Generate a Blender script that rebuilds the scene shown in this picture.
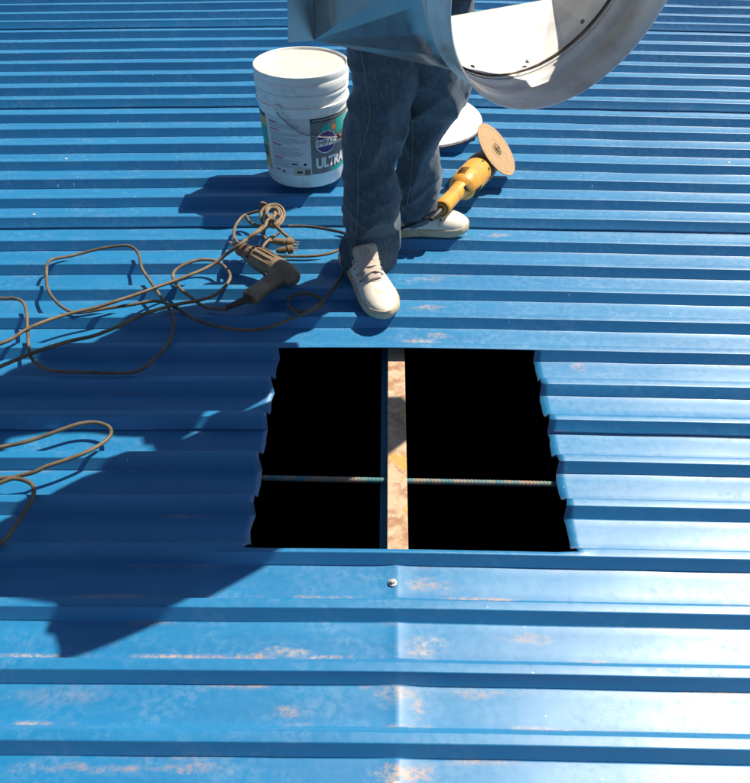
import bpy, bmesh, math, random
from mathutils import Vector, Matrix, noise
from math import sin, cos, pi, radians, sqrt, atan2, floor

# ------------------------------------------------------------------ scene
for o in list(bpy.data.objects): bpy.data.objects.remove(o)
scene = bpy.context.scene
C = scene.collection
random.seed(7)

# ------------------------------------------------------------------ camera
CAM_H, FPX, PITCH = 1.38, 808.0, math.atan(761.5 / 808.0)
cam_d = bpy.data.cameras.new('camera'); cam = bpy.data.objects.new('camera', cam_d); C.objects.link(cam)
cam.location = (0, 0, CAM_H); cam.rotation_euler = (pi / 2 - PITCH, 0, 0)
cam_d.sensor_fit = 'HORIZONTAL'; cam_d.sensor_width = 36; cam_d.lens = 36 * FPX / 750
cam_d.clip_start = 0.02; cam_d.clip_end = 3000
scene.camera = cam

# ------------------------------------------------------------------ sky, sun, exposure
SUN_AZ, SUN_EL = radians(56.0), radians(51.5)          # azimuth from +Y towards +X
world = bpy.data.worlds.new('World'); scene.world = world; world.use_nodes = True
wn = world.node_tree.nodes; wl = world.node_tree.links
sky = wn.new('ShaderNodeTexSky'); sky.sky_type = 'NISHITA'; sky.sun_disc = False
sky.sun_elevation = SUN_EL; sky.sun_rotation = SUN_AZ; sky.altitude = 300; sky.dust_density = 1.2; sky.air_density = 1.0; sky.ozone_density = 3.0
wl.new(sky.outputs[0], wn['Background'].inputs[0]); wn['Background'].inputs[1].default_value = 0.05
sun_d = bpy.data.lights.new('sun', 'SUN'); sun_d.energy = 5.0; sun_d.angle = radians(0.53); sun_d.color = (1.0, 0.91, 0.76)
sun = bpy.data.objects.new('sun', sun_d); C.objects.link(sun)
to_sun = Vector((sin(SUN_AZ) * cos(SUN_EL), cos(SUN_AZ) * cos(SUN_EL), sin(SUN_EL)))
sun.rotation_euler = to_sun.to_track_quat('Z', 'Y').to_euler(); sun.location = to_sun * 20
scene.view_settings.view_transform = 'Standard'; scene.view_settings.look = 'None'
scene.view_settings.gamma = 1.0; scene.view_settings.exposure = 0.66
scene.view_settings.use_curve_mapping = False
scene.cycles.max_bounces = 6; scene.cycles.diffuse_bounces = 3; scene.cycles.glossy_bounces = 4

# ------------------------------------------------------------------ helpers
CP, SP = cos(PITCH), sin(PITCH)
def at_z(px, py, z=0.0):
    """point at height z seen at photo pixel (px,py): used to survey real positions"""
    a = (391.5 - py) / FPX
    # d=(x,y,z-h): up=y*SP+(z-h)*CP ; fwd=y*CP-(z-h)*SP
    dz = z - CAM_H
    y = dz * (CP + a * SP) / (a * CP - SP)
    Z = y * CP - dz * SP
    return Vector(((px - 375) / FPX * Z, y, z))
def at_y(px, py, y):
    a = (391.5 - py) / FPX
    dz = y * (a * CP - SP) / (CP + a * SP)
    Z = y * CP - dz * SP
    return Vector(((px - 375) / FPX * Z, y, CAM_H + dz))

def obj(name, data, mat=None, parent=None, smooth=False, loc=None):
    o = bpy.data.objects.new(name, data); C.objects.link(o)
    if data is not None and mat is not None:
        data.materials.clear()
        for m in (mat if isinstance(mat, (list, tuple)) else [mat]): data.materials.append(m)
    if smooth and data is not None:
        data.polygons.foreach_set('use_smooth', [True] * len(data.polygons))
    if parent is not None: o.parent = parent
    if loc is not None: o.location = loc
    return o
def tag(o, label=None, cat=None, group=None, kind=None):
    if label: o['label'] = label
    if cat: o['category'] = cat
    if group: o['group'] = group
    if kind: o['kind'] = kind
    return o
def sharp(me, ang=35):
    """smooth shading with sharp edges past an angle"""
    bm = bmesh.new(); bm.from_mesh(me)
    for f in bm.faces: f.smooth = True
    for e in bm.edges:
        if len(e.link_faces) == 2: e.smooth = e.calc_face_angle(0) < radians(ang)
    bm.to_mesh(me); bm.free()
    return me

def nvec(p): return Vector((noise.noise(p + Vector((17.3, 0, 0))), noise.noise(p + Vector((0, 31.7, 0))), noise.noise(p + Vector((0, 0, 53.1)))))
class MB:
    """collects shapes, builds one mesh"""
    def __init__(s): s.v = []; s.f = []; s.m = []
    def add(s, vs, fs, mi=0):
        n = len(s.v); s.v += [tuple(p) for p in vs]
        s.f += [tuple(i + n for i in f) for f in fs]; s.m += [mi] * len(fs)
    def rings(s, rings, closed=True, cap0=True, cap1=True, mi=0):
        n = len(rings[0]); vs = [p for r in rings for p in r]; fs = []
        for i in range(len(rings) - 1):
            for j in range(n if closed else n - 1):
                k = (j + 1) % n
                fs.append((i * n + j, i * n + k, (i + 1) * n + k, (i + 1) * n + j))
        if cap0: fs.append(tuple(range(n - 1, -1, -1)))
        if cap1: fs.append(tuple((len(rings) - 1) * n + j for j in range(n)))
        s.add(vs, fs, mi)
    def tube(s, pts, rad, n=10, cap=True, mi=0, flat=1.0, upv=None):
        pts = [Vector(p) for p in pts]
        if not hasattr(rad, '__len__'): rad = [rad] * len(pts)
        rs = []; u = None
        for i, p in enumerate(pts):
            t = (pts[min(i + 1, len(pts) - 1)] - pts[max(i - 1, 0)]).normalized()
            if u is None:
                u = Vector(upv) if upv is not None else (Vector((0, 0, 1)) if abs(t.z) < .9 else Vector((1, 0, 0)))
            u = (u - t * u.dot(t)).normalized(); w = t.cross(u)
            rs.append([p + (u * cos(2 * pi * j / n) * flat + w * sin(2 * pi * j / n)) * rad[i] for j in range(n)])
        s.rings(rs, True, cap, cap, mi)
    def lathe(s, prof, mat=Matrix(), n=32, cap0=True, cap1=True, mi=0):
        s.rings([[mat @ Vector((r * cos(2 * pi * j / n), r * sin(2 * pi * j / n), z)) for j in range(n)] for r, z in prof], True, cap0, cap1, mi)
    def box(s, a, b, mat=Matrix(), mi=0):
        (x0, y0, z0), (x1, y1, z1) = a, b
        vs = [mat @ Vector(p) for p in ((x0,y0,z0),(x1,y0,z0),(x1,y1,z0),(x0,y1,z0),(x0,y0,z1),(x1,y0,z1),(x1,y1,z1),(x0,y1,z1))]
        s.add(vs, [(3,2,1,0),(4,5,6,7),(0,1,5,4),(1,2,6,5),(2,3,7,6),(3,0,4,7)], mi)
    def mesh(s, name='m'):
        me = bpy.data.meshes.new(name); me.from_pydata(s.v, [], s.f)
        me.polygons.foreach_set('material_index', s.m); me.update()
        bm = bmesh.new(); bm.from_mesh(me); bmesh.ops.recalc_face_normals(bm, faces=bm.faces); bm.to_mesh(me); bm.free()
        return me
    def build(s, name, mat, parent=None, smooth=True, ang=35):
        me = s.mesh(name)
        if smooth: sharp(me, ang)
        return obj(name, me, mat, parent)

def remesh(mb, voxel, smooth=4):
    """merge overlapping closed shapes into one continuous surface"""
    me = mb.mesh('tmp'); o = bpy.data.objects.new('tmp', me); C.objects.link(o)
    r = o.modifiers.new('r', 'REMESH'); r.mode = 'VOXEL'; r.voxel_size = voxel; r.use_smooth_shade = True
    if smooth:
        m = o.modifiers.new('s', 'SMOOTH'); m.factor = .5; m.iterations = smooth
    dg = bpy.context.evaluated_depsgraph_get()
    out = bpy.data.meshes.new_from_object(o.evaluated_get(dg))
    bpy.data.objects.remove(o); return out
def catmull(pts, sub=8):
    pts = [Vector(p) for p in pts]; out = []
    for i in range(len(pts) - 1):
        p0, p1, p2, p3 = pts[max(i - 1, 0)], pts[i], pts[i + 1], pts[min(i + 2, len(pts) - 1)]
        for k in range(sub):
            t = k / sub
            out.append(.5 * ((2 * p1) + (p2 - p0) * t + (2 * p0 - 5 * p1 + 4 * p2 - p3) * t * t + (3 * p1 - p0 - 3 * p2 + p3) * t ** 3))
    out.append(pts[-1]); return out
def lerp_table(tab, x):
    """piecewise smooth lookup in [(x, a, b..)]"""
    if x <= tab[0][0]: return tab[0][1:]
    for a, b in zip(tab, tab[1:]):
        if x <= b[0]:
            t = (x - a[0]) / (b[0] - a[0]); t = t * t * (3 - 2 * t) * .5 + t * .5
            return tuple(p + (q - p) * t for p, q in zip(a[1:], b[1:]))
    return tab[-1][1:]

# ------------------------------------------------------------------ material helpers
class NT:
    def __init__(s, name):
        s.mat = bpy.data.materials.new(name); s.mat.use_nodes = True
        s.t = s.mat.node_tree; s.n = s.t.nodes; s.l = s.t.links; s.b = s.n['Principled BSDF']
        s.co = s.n.new('ShaderNodeTexCoord').outputs['Object']
    def set(s, **k):
        nm = dict(col='Base Color', rough='Roughness', metal='Metallic', spec='Specular IOR Level', coat='Coat Weight', coatr='Coat Roughness', sheen='Sheen Weight', sss='Subsurface Weight', nrm='Normal')
        for a, v in k.items():
            i = s.b.inputs[nm[a]]
            if hasattr(v, 'is_output'): s.l.new(v, i)
            elif a == 'col': i.default_value = (*v, 1)
            else: i.default_value = v
        return s
    def put(s, i, v):
        if hasattr(v, 'is_output'): s.l.new(v, i)
        else: i.default_value = v
    def map(s, scale=(1, 1, 1), loc=(0, 0, 0), rot=(0, 0, 0), vec=None):
        m = s.n.new('ShaderNodeMapping'); m.inputs['Scale'].default_value = scale; m.inputs['Location'].default_value = loc; m.inputs['Rotation'].default_value = rot
        s.l.new(vec or s.co, m.inputs[0]); return m.outputs[0]
    def noise(s, scale, detail=4, rough=.55, vec=None, dist=0):
        m = s.n.new('ShaderNodeTexNoise'); m.inputs['Scale'].default_value = scale; m.inputs['Detail'].default_value = detail
        m.inputs['Roughness'].default_value = rough; m.inputs['Distortion'].default_value = dist
        s.l.new(vec or s.co, m.inputs['Vector']); return m.outputs['Fac']
    def ramp(s, v, a, b, lo=0., hi=1.):
        m = s.n.new('ShaderNodeMapRange'); m.interpolation_type = 'SMOOTHSTEP'
        s.l.new(v, m.inputs[0])
        for i, x in zip((1, 2, 3, 4), (a, b, lo, hi)): m.inputs[i].default_value = x
        return m.outputs[0]
    def math(s, op, a, b=0.0, c=None):
        m = s.n.new('ShaderNodeMath'); m.operation = op; s.put(m.inputs[0], a); s.put(m.inputs[1], b)
        if c is not None: s.put(m.inputs[2], c)
        return m.outputs[0]
    def mix(s, f, a, b):
        m = s.n.new('ShaderNodeMix'); m.data_type = 'RGBA'
        s.put(m.inputs[0], f)
        for i, v in ((6, a), (7, b)):
            if hasattr(v, 'is_output'): s.l.new(v, m.inputs[i])
            else: m.inputs[i].default_value = (*v, 1)
        return m.outputs[2]
    def bump(s, h, strength=.3, dist=.01):
        m = s.n.new('ShaderNodeBump'); m.inputs['Strength'].default_value = strength; m.inputs['Distance'].default_value = dist
        s.l.new(h, m.inputs['Height']); s.l.new(m.outputs[0], s.b.inputs['Normal']); return m
    def sep(s, vec=None):
        m = s.n.new('ShaderNodeSeparateXYZ'); s.l.new(vec or s.co, m.inputs[0]); return m.outputs

def worn(name, col, col2, rough=.5, scale=20, metal=0., amt=.6, lo=.45, hi=.7, bump=0., spec=.5):
    """two tone wear: base colour with patches of a second one"""
    t = NT(name); n = t.noise(scale, 6, .62); f = t.math('MULTIPLY', t.ramp(n, lo, hi), amt)
    t.set(col=t.mix(f, col, col2), rough=t.ramp(t.noise(scale * 1.7, 5), .3, .7, rough - .1, rough + .12), metal=metal, spec=spec)
    if bump: t.bump(t.noise(scale * 4, 5), bump, .004)
    return t.mat

# roof: long glossy blue paint, dust in the pans, rust coloured dirt, scuffs
PSI = 0.0139                    # ribs lie 0.8 degrees off the camera's own x
PITCH_R, RH, Y0 = 0.1305, 0.030, 0.59
def roof_material():
    t = NT('blue_roof_paint')
    x, y, z = t.sep()
    tt = t.math('FRACT', t.math('DIVIDE', t.math('SUBTRACT', y, Y0 - 20 * PITCH_R), PITCH_R))
    long_n = t.noise(3.0, 7, .6, t.map((.55, 5, 1)))
    fine = t.noise(60, 6, .65); mid = t.noise(9, 6, .6, t.map((1, 2.2, 1)))
    base = t.mix(t.ramp(long_n, .3, .7), (.002, .150, .350), (.004, .178, .395))
    # chalky dust over the flat faces
    chalk = t.math('MULTIPLY', t.ramp(mid, .42, .75), t.ramp(fine, .40, .62, .0, 1.))
    base = t.mix(t.math('MULTIPLY', chalk, .09), base, (.36, .44, .48))
    # dirt lines along both edges of a pan
    e1 = t.math('MULTIPLY', t.ramp(tt, .300, .325), t.ramp(tt, .33, .39, 1, 0))
    e2 = t.math('MULTIPLY', t.ramp(tt, .80, .90), t.ramp(tt, .905, .915, 1, 0))
    near = t.ramp(y, .5, 1.9, 1, .25)
    dl = t.ramp(t.noise(2.6, 6, .62, t.map((1.6, 4, 1), (3.1, 1.7, 0))), .48, .68)
    dl2 = t.ramp(t.noise(2.6, 6, .62, t.map((1.4, 4, 1), (7.3, 9.2, 0))), .50, .72)
    lines = t.math('MAXIMUM', t.math('MULTIPLY', e1, dl), t.math('MULTIPLY', e2, dl2))
    lines = t.math('MULTIPLY', t.math('MULTIPLY', lines, near), t.ramp(t.noise(110, 6, .7), .38, .6, .15, .95))
    # individual stains: (x, y, rx, ry, strength)
    stains = []
    wob = t.noise(16, 8, .72, t.map((.6, 1.3, 1)))
    for px, py, rx, ry, k in ((425, 648, .035, .022, .9), (400, 690, .05, .035, .5), (418, 708, .022, .03, .7), (412, 772, .05, .02, .8), (300, 712, .03, .018, .55),
                              (430, 583, .06, .022, .45), (500, 690, .06, .010, .5), (230, 655, .12, .010, .8), (290, 650, .04, .012, .7), (130, 765, .2, .010, .5), (60, 690, .10, .02, .15),
                              (530, 637, .05, .014, .45), (420, 340, .045, .012, .8), (440, 332, .03, .012, .7), (430, 277, .05, .016, .6), (470, 290, .05, .014, .55), (425, 305, .05, .016, .55), (525, 183, .06, .016, .55),
                              (578, 363, .02, .02, .5), (500, 232, .04, .012, .5), (412, 248, .03, .012, .6)):
        p = at_z(px, py, -.02)
        q = Vector((p.x * cos(PSI) - p.y * sin(PSI), p.y * cos(PSI) + p.x * sin(PSI), 0))
        m = t.map((1 / rx, 1 / ry, 0), (-q.x / rx, -q.y / ry, 0))
        ln = t.n.new('ShaderNodeVectorMath'); ln.operation = 'LENGTH'; t.l.new(m, ln.inputs[0])
        d = t.math('ADD', ln.outputs['Value'], t.math('MULTIPLY', t.math('SUBTRACT', wob, .46), 5.5))
        stains.append(t.ramp(d, .15, 1.5, min(1, k * 1.05), 0))
    st = stains[0]
    for q in stains[1:]: st = t.math('MAXIMUM', st, q)
    st = t.math('MULTIPLY', st, t.ramp(t.noise(70, 7, .75), .36, .60, .05, 1))
    pan = t.math('MULTIPLY', t.ramp(tt, .27, .31), t.ramp(tt, .910, .925, 1, .1))
    dirt = t.math('MULTIPLY', t.math('MAXIMUM', lines, st), pan)
    dcol = t.mix(t.ramp(t.noise(7, 4), .4, .65), (.55, .27, .09), (.50, .40, .29))
    col = t.mix(t.math('MULTIPLY', dirt, .85), base, dcol)
    # small white flecks
    vo = t.n.new('ShaderNodeTexVoronoi'); vo.inputs['Scale'].default_value = 24; t.l.new(t.map((1, 1.3, 0)), vo.inputs['Vector'])
    fl = t.math('MULTIPLY', t.ramp(vo.outputs['Distance'], .03, .075, 1, 0), t.ramp(t.noise(5, 3), .52, .6))
    col = t.mix(t.math('MULTIPLY', fl, .7), col, (.62, .66, .68))
    rough = t.math('ADD', t.ramp(fine, .3, .7, .38, .46), t.math('MULTIPLY', t.math('ADD', dirt, chalk), .12))
    t.set(col=col, rough=rough, spec=.95, sheen=.16); t.b.inputs['Sheen Roughness'].default_value = .45; t.b.inputs['Sheen Tint'].default_value = (.85, .95, 1, 1)
    h = t.math('ADD', t.math('MULTIPLY', t.noise(6, 3), 1.0), t.math('MULTIPLY', fine, .05))
    t.bump(h, .12, .01)
    return t.mat
M_roof = roof_material()

def simple(name, col, rough=.5, **k): return NT(name).set(col=col, rough=rough, **k).mat
M_plastic = worn('white_bucket_plastic', (.78, .79, .78), (.50, .46, .40), .38, 26, amt=.5, lo=.52, hi=.72)
M_lid = worn('cream_lid', (.70, .64, .52), (.62, .54, .41), .5, 14, amt=.6)
M_steel = worn('galvanised_wire', (.32, .31, .30), (.2, .13, .09), .4, 60, .8)
M_black = worn('black_rubber', (.015, .015, .016), (.05, .045, .04), .55, 40)
M_cord = worn('dusty_cord', (.115, .078, .044), (.24, .165, .095), .6, 18, amt=.9, lo=.35, hi=.65)
M_void = simple('room_shade_black', (.012, .011, .010), .95, spec=.1)  # room surfaces coloured near black to stand in for deep shade
M_skin = NT('skin').set(col=(.30, .16, .10), rough=.5, sss=.05).mat
M_shirt = worn('dark_green_cotton', (.030, .036, .030), (.045, .05, .04), .85, 30)

# ------------------------------------------------------------------ THE ROOF
roof = obj('roof', None); tag(roof, kind='structure'); roof.rotation_euler = (0, 0, -PSI)
def r2w(X, Y, z=0): return Vector((X * cos(PSI) + Y * sin(PSI), Y * cos(PSI) - X * sin(PSI), z))
def w2r(x, y): return (x * cos(PSI) - y * sin(PSI), y * cos(PSI) + x * sin(PSI))
XB = 0.030                                            # the purlin under the hole
def arch(X): return -.016 * (sqrt((X - XB) ** 2 + .15 ** 2) - .15)
def prof(tl):
    """height of one rib over its pitch, tl metres past the near edge of the crest"""
    if tl < .022: return 0
    if tl < .040: return -RH * (tl - .022) / .018
    if tl < .119: return -RH
    return -RH * (PITCH_R - tl) / .0115
def surf(x, y):
    """roof surface height at world x,y"""
    X, Y = w2r(x, y); return prof((Y - Y0) % PITCH_R) + arch(X)
HX0, HX1 = -.281, .400                                # the hole, in roof coordinates
HY0, HY1 = Y0 + 3 * PITCH_R + .010, Y0 + 8 * PITCH_R
CORN = [(0, -.0016), (.0012, -.0003), (.003, 0), (.012, -.0004), (.019, 0), (.0208, -.0003), (.0225, -.0016), (.0395, -RH + .0014), (.0405, -RH + .0004), (.043, -RH),
        (.058, -RH + .0005), (.076, -RH + .0008), (.098, -RH + .0005), (.1155, -RH), (.1183, -RH + .0004), (.1194, -RH + .0014)]
def xs_grid():
    xs = set()
    x = -4.2
    while x < 4.3:
        xs.add(round(x, 4)); x += .06 if abs(x - XB) > .5 else .03
    xs = [q for q in xs if abs(q - XB) > .085 and abs(q - HX0) > .012 and abs(q - HX1) > .012]
    xs += [XB + d for d in (-.08, -.06, -.04, -.026, -.014, -.006, 0, .006, .014, .026, .04, .06, .08)] + [HX0, HX1]
    return sorted(xs)
XS = xs_grid(); IH0, IH1 = XS.index(HX0), XS.index(HX1)
sheets = []
M_bare = worn('bare_cut_steel', (.50, .50, .50), (.22, .13, .08), .45, 60, .6)
for k0 in range(-21, 47, 7):
    first, last = k0 - 1, k0 + 6                    # lap crests
    rows = []
    rows.append((Y0 + first * PITCH_R - .0150, -RH + .0060, 1.))
    rows.append((Y0 + first * PITCH_R - .0120, -RH + .0078, 1.))
    for k in range(first, last):
        for i, (t_, z_) in enumerate(CORN):
            lift = (.0046 if t_ < .02 else .0034) if (k == first and t_ < .045) else 0.
            rows.append((Y0 + k * PITCH_R + t_, z_ + lift, 0. if z_ > -.01 else 1.))
    for t_, z_ in CORN[:7]: rows.append((Y0 + last * PITCH_R + t_, z_ - .0012, 0.))
    rows.append((Y0 + last * PITCH_R + .032, -.018, 0.))
    # the rows of the cut
    cutrows = [r for r in rows]
    if rows[0][0] < HY0 < rows[-1][0]: cutrows = [((HY0, r[1], r[2]) if abs(r[0] - HY0) < .0025 else r) for r in cutrows]
    rows = cutrows
    ny, nx = len(rows), len(XS); vs = []; fs = []
    for j, (Y, z, val) in enumerate(rows):
        for i, X in enumerate(XS):
            d = X - XB; kk = (Y - Y0) / PITCH_R
            zz = z + arch(X)
            zz += val * .0042 * math.exp(-abs(d) / .028) * (1.0 if kk < 3.2 else .35)                   # pressed up over the purlin
            zz += .0016 * noise.noise(Vector((X * 1.3, Y * 4, 3.1))) + (.0007 + .0009 * val) * noise.noise(Vector((X * 6, Y * 9, 8.1)))
            YY = Y + .0016 * noise.noise(Vector((X * .9, floor(kk) * 3.7, .5)))
            XX = X
            if i in (IH0, IH1) and HY0 - .01 < Y < HY1 + .01:
                XX += .0065 * noise.noise(Vector((i * 3.7, Y * 27, 1.3))) + (.0035 * (1 if i == IH1 else -1) * (0.5 - val))
                if abs(Y - HY0) < .003: XX += .006 * (1 if i == IH1 else -1); zz += .004
            vs.append((XX, YY, zz))
    for j in range(ny - 1):
        ym = (rows[j][0] + rows[j + 1][0]) / 2
        for i in range(nx - 1):
            if IH0 <= i < IH1 and HY0 - .0005 < ym < HY1 - .0005: continue
            fs.append((j * nx + i, j * nx + i + 1, (j + 1) * nx + i + 1, (j + 1) * nx + i))
    me = bpy.data.meshes.new('sheet'); me.from_pydata(vs, [], fs); me.update()
    bm = bmesh.new(); bm.from_mesh(me)
    bmesh.ops.delete(bm, geom=[v for v in bm.verts if not v.link_faces], context='VERTS'); bm.to_mesh(me); bm.free()
    s = obj('sheet', me, [M_roof, M_bare], roof, smooth=True)
    so = s.modifiers.new('thickness', 'SOLIDIFY'); so.thickness = .0013; so.offset = -1; so.material_offset_rim = 1
    sheets.append((first, s))

# screws with washers on the purlin lines
M_screw = worn('zinc_screw', (.62, .62, .60), (.32, .22, .15), .4, 200, .6)
sm = MB()
sm.lathe([(.0095, 0), (.0095, .0014), (.0085, .0022), (.0055, .0024)], n=14, cap1=False)
sm.lathe([(.0055, .0022), (.0055, .0068), (.0042, .0078)], n=6)
screw_me = sharp(sm.mesh('screw'), 30); screw_me.materials.append(M_screw)
for X, ks in ((-1.17, (10, 13, 16, 20, 23, 27, 30)), (XB, (2, -1, 13, 16, 23, 27)), (1.265, (10, 13, 16, 20, 23, 27))):
    for k in ks:
        Xs = X + random.uniform(-.012, .012); Y = Y0 + (k + .56 + random.uniform(-.06, .06)) * PITCH_R
        par = [s for f, s in sheets if f <= k < f + 7][0]
        o = obj('screw', screw_me, None, par)
        o.location = (Xs, Y, -RH + arch(Xs) + (.0042 if abs(X - XB) < .01 else .0005)); o.rotation_euler = (random.uniform(-.1, .1), random.uniform(-.1, .1), random.random())

# purlin in the hole, its top worn to primer and rust
tp = NT('worn_primer')
n1 = tp.noise(16, 6, .65); n2 = tp.noise(34, 6, .7)
c1 = tp.mix(tp.ramp(n1, .42, .6), (.52, .38, .25), (.34, .17, .09))
c1 = tp.mix(tp.ramp(tp.noise(11, 3), .56, .62), c1, (.50, .30, .07))
c1 = tp.mix(tp.math('MULTIPLY', tp.ramp(n2, .52, .66), .7), c1, (.58, .48, .38))
tp.set(col=c1, rough=.75); tp.bump(n2, .3, .003)
M_teal = worn('blue_grey_purlin_paint', (.03, .17, .27), (.12, .13, .12), .5, 24, amt=.5)
pur = obj('purlin', None); tag(pur, 'rust and cream coloured steel purlin crossing the open roof hole lengthwise', 'beam')
pb = r2w(XB + .004, 1.3); pur.location = (pb.x, pb.y, -RH - .005 ); pur.rotation_euler = (0, 0, -PSI)
b = MB(); b.box((-.0225, -1.6, -.0035), (.0225, 1.6, 0)); fl = b.build('top_flange', tp.mat, pur, False)
bv = fl.modifiers.new('b', 'BEVEL'); bv.width = .0025; bv.segments = 2
b = MB(); b.box((-.0218, -1.6, -.165), (-.0190, 1.6, -.0036)); b.build('web', M_teal, pur, False)
b = MB(); b.box((-.0385, -1.6, -.100), (-.0220, 1.6, -.034)); b.build('side_angle', M_teal, pur, False)
b = MB(); b.box((-.0188, -1.6, -.165), (.0225, 1.6, -.1615)); b.build('bottom_plate', M_teal, pur, False)
b = MB(); b.box((.0205, -1.6, -.022), (.0225, 1.6, -.0036)); b.build('flange_lip', tp.mat, pur, False)

# tie rod below the purlin: ribbed bar
tr = NT('rod_paint'); tr.set(col=tr.mix(tr.ramp(tr.noise(26, 5), .42, .6), (.05, .18, .20), (.27, .20, .14)), rough=.6)
a, c = at_z(150, 475.5, -.055), at_z(640, 486, -.055)
b = MB(); L = (c - a).length; n = int(L / .0028); pts = [a.lerp(c, i / n) for i in range(n + 1)]
b.tube(pts, [.0064 + (.0009 if i % 3 == 0 else 0) for i in range(n + 1)], 10)
o = b.build('tie_rod', tr.mat, None, True, 80); tag(o, 'thin ribbed steel rod running crosswise under the purlin in the hole', 'rod')

# the dark room under the roof and the ground it stands on
def plane_box(name, a, b_, mat, kind='structure'):
    m = MB(); m.box(a, b_); o = m.build(name, mat, None, False); tag(o, kind=kind); return o
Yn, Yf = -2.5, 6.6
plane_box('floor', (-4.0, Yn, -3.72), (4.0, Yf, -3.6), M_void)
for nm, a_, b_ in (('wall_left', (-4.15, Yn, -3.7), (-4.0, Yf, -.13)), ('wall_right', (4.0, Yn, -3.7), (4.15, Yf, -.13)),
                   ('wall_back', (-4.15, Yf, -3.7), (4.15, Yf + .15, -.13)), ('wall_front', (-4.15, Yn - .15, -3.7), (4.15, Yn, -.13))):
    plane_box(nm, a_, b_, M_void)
g = NT('dry_ground'); g.set(col=g.mix(g.ramp(g.noise(.3, 8), .35, .65), (.20, .15, .10), (.12, .12, .06)), rough=.95)
plane_box('ground', (-900, -900, -3.9), (900, 900, -3.75), g.mat)

# ------------------------------------------------------------------ SHEET METAL HOOD: square end, round collar
tm = NT('galvanised_sheet')
sp = tm.noise(40, 5, .6); st_ = tm.noise(3, 4)
tm.set(col=tm.mix(tm.ramp(st_, .35, .7), (.40, .40, .40), (.30, .30, .31)), metal=.8, rough=tm.ramp(sp, .3, .7, .27, .38)); tm.bump(tm.noise(5, 3), .06, .02)
M_galv = tm.mat
tb = NT('collar_paint'); tb.set(col=tb.mix(tb.ramp(tb.noise(9, 6, .6), .5, .72), (.74, .71, .68), (.55, .47, .40)), rough=.34, metal=.25)
M_collar = tb.mat
Hc = Vector((.1482, 1.6942, 1.0816))
Hr, Hu, Hn = Vector((.8896, .4567, -.0093)), Vector((.0599, -.0964, .9935)), Vector((.4528, -.8844, -.1131))
HS, HL, HR, HCOL, HOX, HOY = .561, .2659, .2206, .0964, .0091, -.0555
def hp(x, y, z): return Hc + Hr * x + Hu * y + Hn * z
hood_base = hp(0, -HS / 2, 0)
hood = obj('vent_hood', None, loc=hood_base); tag(hood, 'galvanised sheet metal hood with square end and round collar, held by the person', 'vent hood')
def hpl(x, y, z): return hp(x, y, z) - hood_base
N = 96
ring = lambda d, r=HR: [hpl(HOX + r * cos(2 * pi * j / N), HOY + r * sin(2 * pi * j / N), HL + d) for j in range(N)]
b = MB(); cs = [hpl(sx * HS / 2, sy * HS / 2, 0) for sx, sy in ((1, 1), (-1, 1), (-1, -1), (1, -1))]
rg = ring(0); step = 4
for q in range(4):
    for j in range(0, N // 4, step):
        i0 = q * N // 4 + j
        b.add([cs[q]] + [rg[(i0 + k) % N] for k in range(step + 1)], [tuple(range(step + 2))])
    if q != 3: b.add([cs[q], cs[(q + 1) % 4], rg[((q + 1) * N // 4) % N]], [(0, 2, 1)])  # right panel left out so sun reaches the inner wall
me = b.mesh('transition'); bm = bmesh.new(); bm.from_mesh(me); bmesh.ops.remove_doubles(bm, verts=bm.verts, dist=1e-5)
bmesh.ops.subdivide_edges(bm, edges=[e for e in bm.edges if e.calc_length() > .2], cuts=3, use_grid_fill=True)
bmesh.ops.recalc_face_normals(bm, faces=bm.faces)
for f in bm.faces: f.smooth = True
for e in bm.edges:
    if len(e.link_faces) == 2: e.smooth = e.calc_face_angle(0) < radians(.6)
bm.to_mesh(me); bm.free()
ti = NT('brightened_inner_face'); ti.set(col=ti.mix(ti.ramp(ti.noise(7, 5), .45, .75), (.82, .82, .81), (.66, .64, .61)), rough=.35)  # inner side made white to stand in for sunlight on the sheet
o = obj('transition', me, [M_galv, ti.mat], hood); sd = o.modifiers.new('t', 'SOLIDIFY'); sd.thickness = .0012; sd.offset = -1; sd.material_offset = 1; sd.material_offset_rim = 1
b = MB(); prf = [(-.012, 1.004), (.0, 1.004), (.018, 1.004), (.024, 1.03), (.030, 1.045), (.036, 1.03), (.042, 1.004), (.07, 1.006), (HCOL - .006, 1.012), (HCOL, 1.03), (HCOL + .003, 1.035)]
b.rings([ring(d, HR * r) for d, r in prf], True, False, False)
o = b.build('collar', M_collar, hood, True, 50); sd = o.modifiers.new('t', 'SOLIDIFY'); sd.thickness = .0016; sd.offset = 1
# seam with a rusty bead where the cone meets the collar, rivets along it
b = MB(); rr = ring(-.010, HR * .992); b.tube(rr + [rr[0]], .0022, 6); b.build('seam', worn('rusty_seam', (.10, .06, .04), (.35, .22, .13), .8, 30), hood)
b = MB(); b.lathe([(.0045, 0), (.004, .002), (.002, .0032)], n=10); riv = sharp(b.mesh('rivet')); riv.materials.append(worn('rivet_metal', (.25, .22, .20), (.1, .07, .05), .5, 90, .5))
for j in range(3, N, 9):
    p = hpl(HOX + HR * .975 * cos(2 * pi * j / N), HOY + HR * .975 * sin(2 * pi * j / N), HL - .025)
    o = obj('rivet', riv, None, hood, loc=p); d = (hpl(HOX, HOY, HL - .025) - p); o.rotation_euler = d.to_track_quat('Z', 'Y').to_euler()
b = MB(); b.add([hpl(-.06, -HS / 2, 0), hpl(.02, -HS / 2 - .062, -.012), hpl(.20, -HS / 2 - .082, -.016), hpl(.27, -HS / 2, 0)], [(0, 1, 2, 3)])  # unseen piece under the square edge, added to fill the hood's shadow
o = b.build('bottom_plate', M_galv, hood, False); sd = o.modifiers.new('t', 'SOLIDIFY'); sd.thickness = .0014
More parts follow.
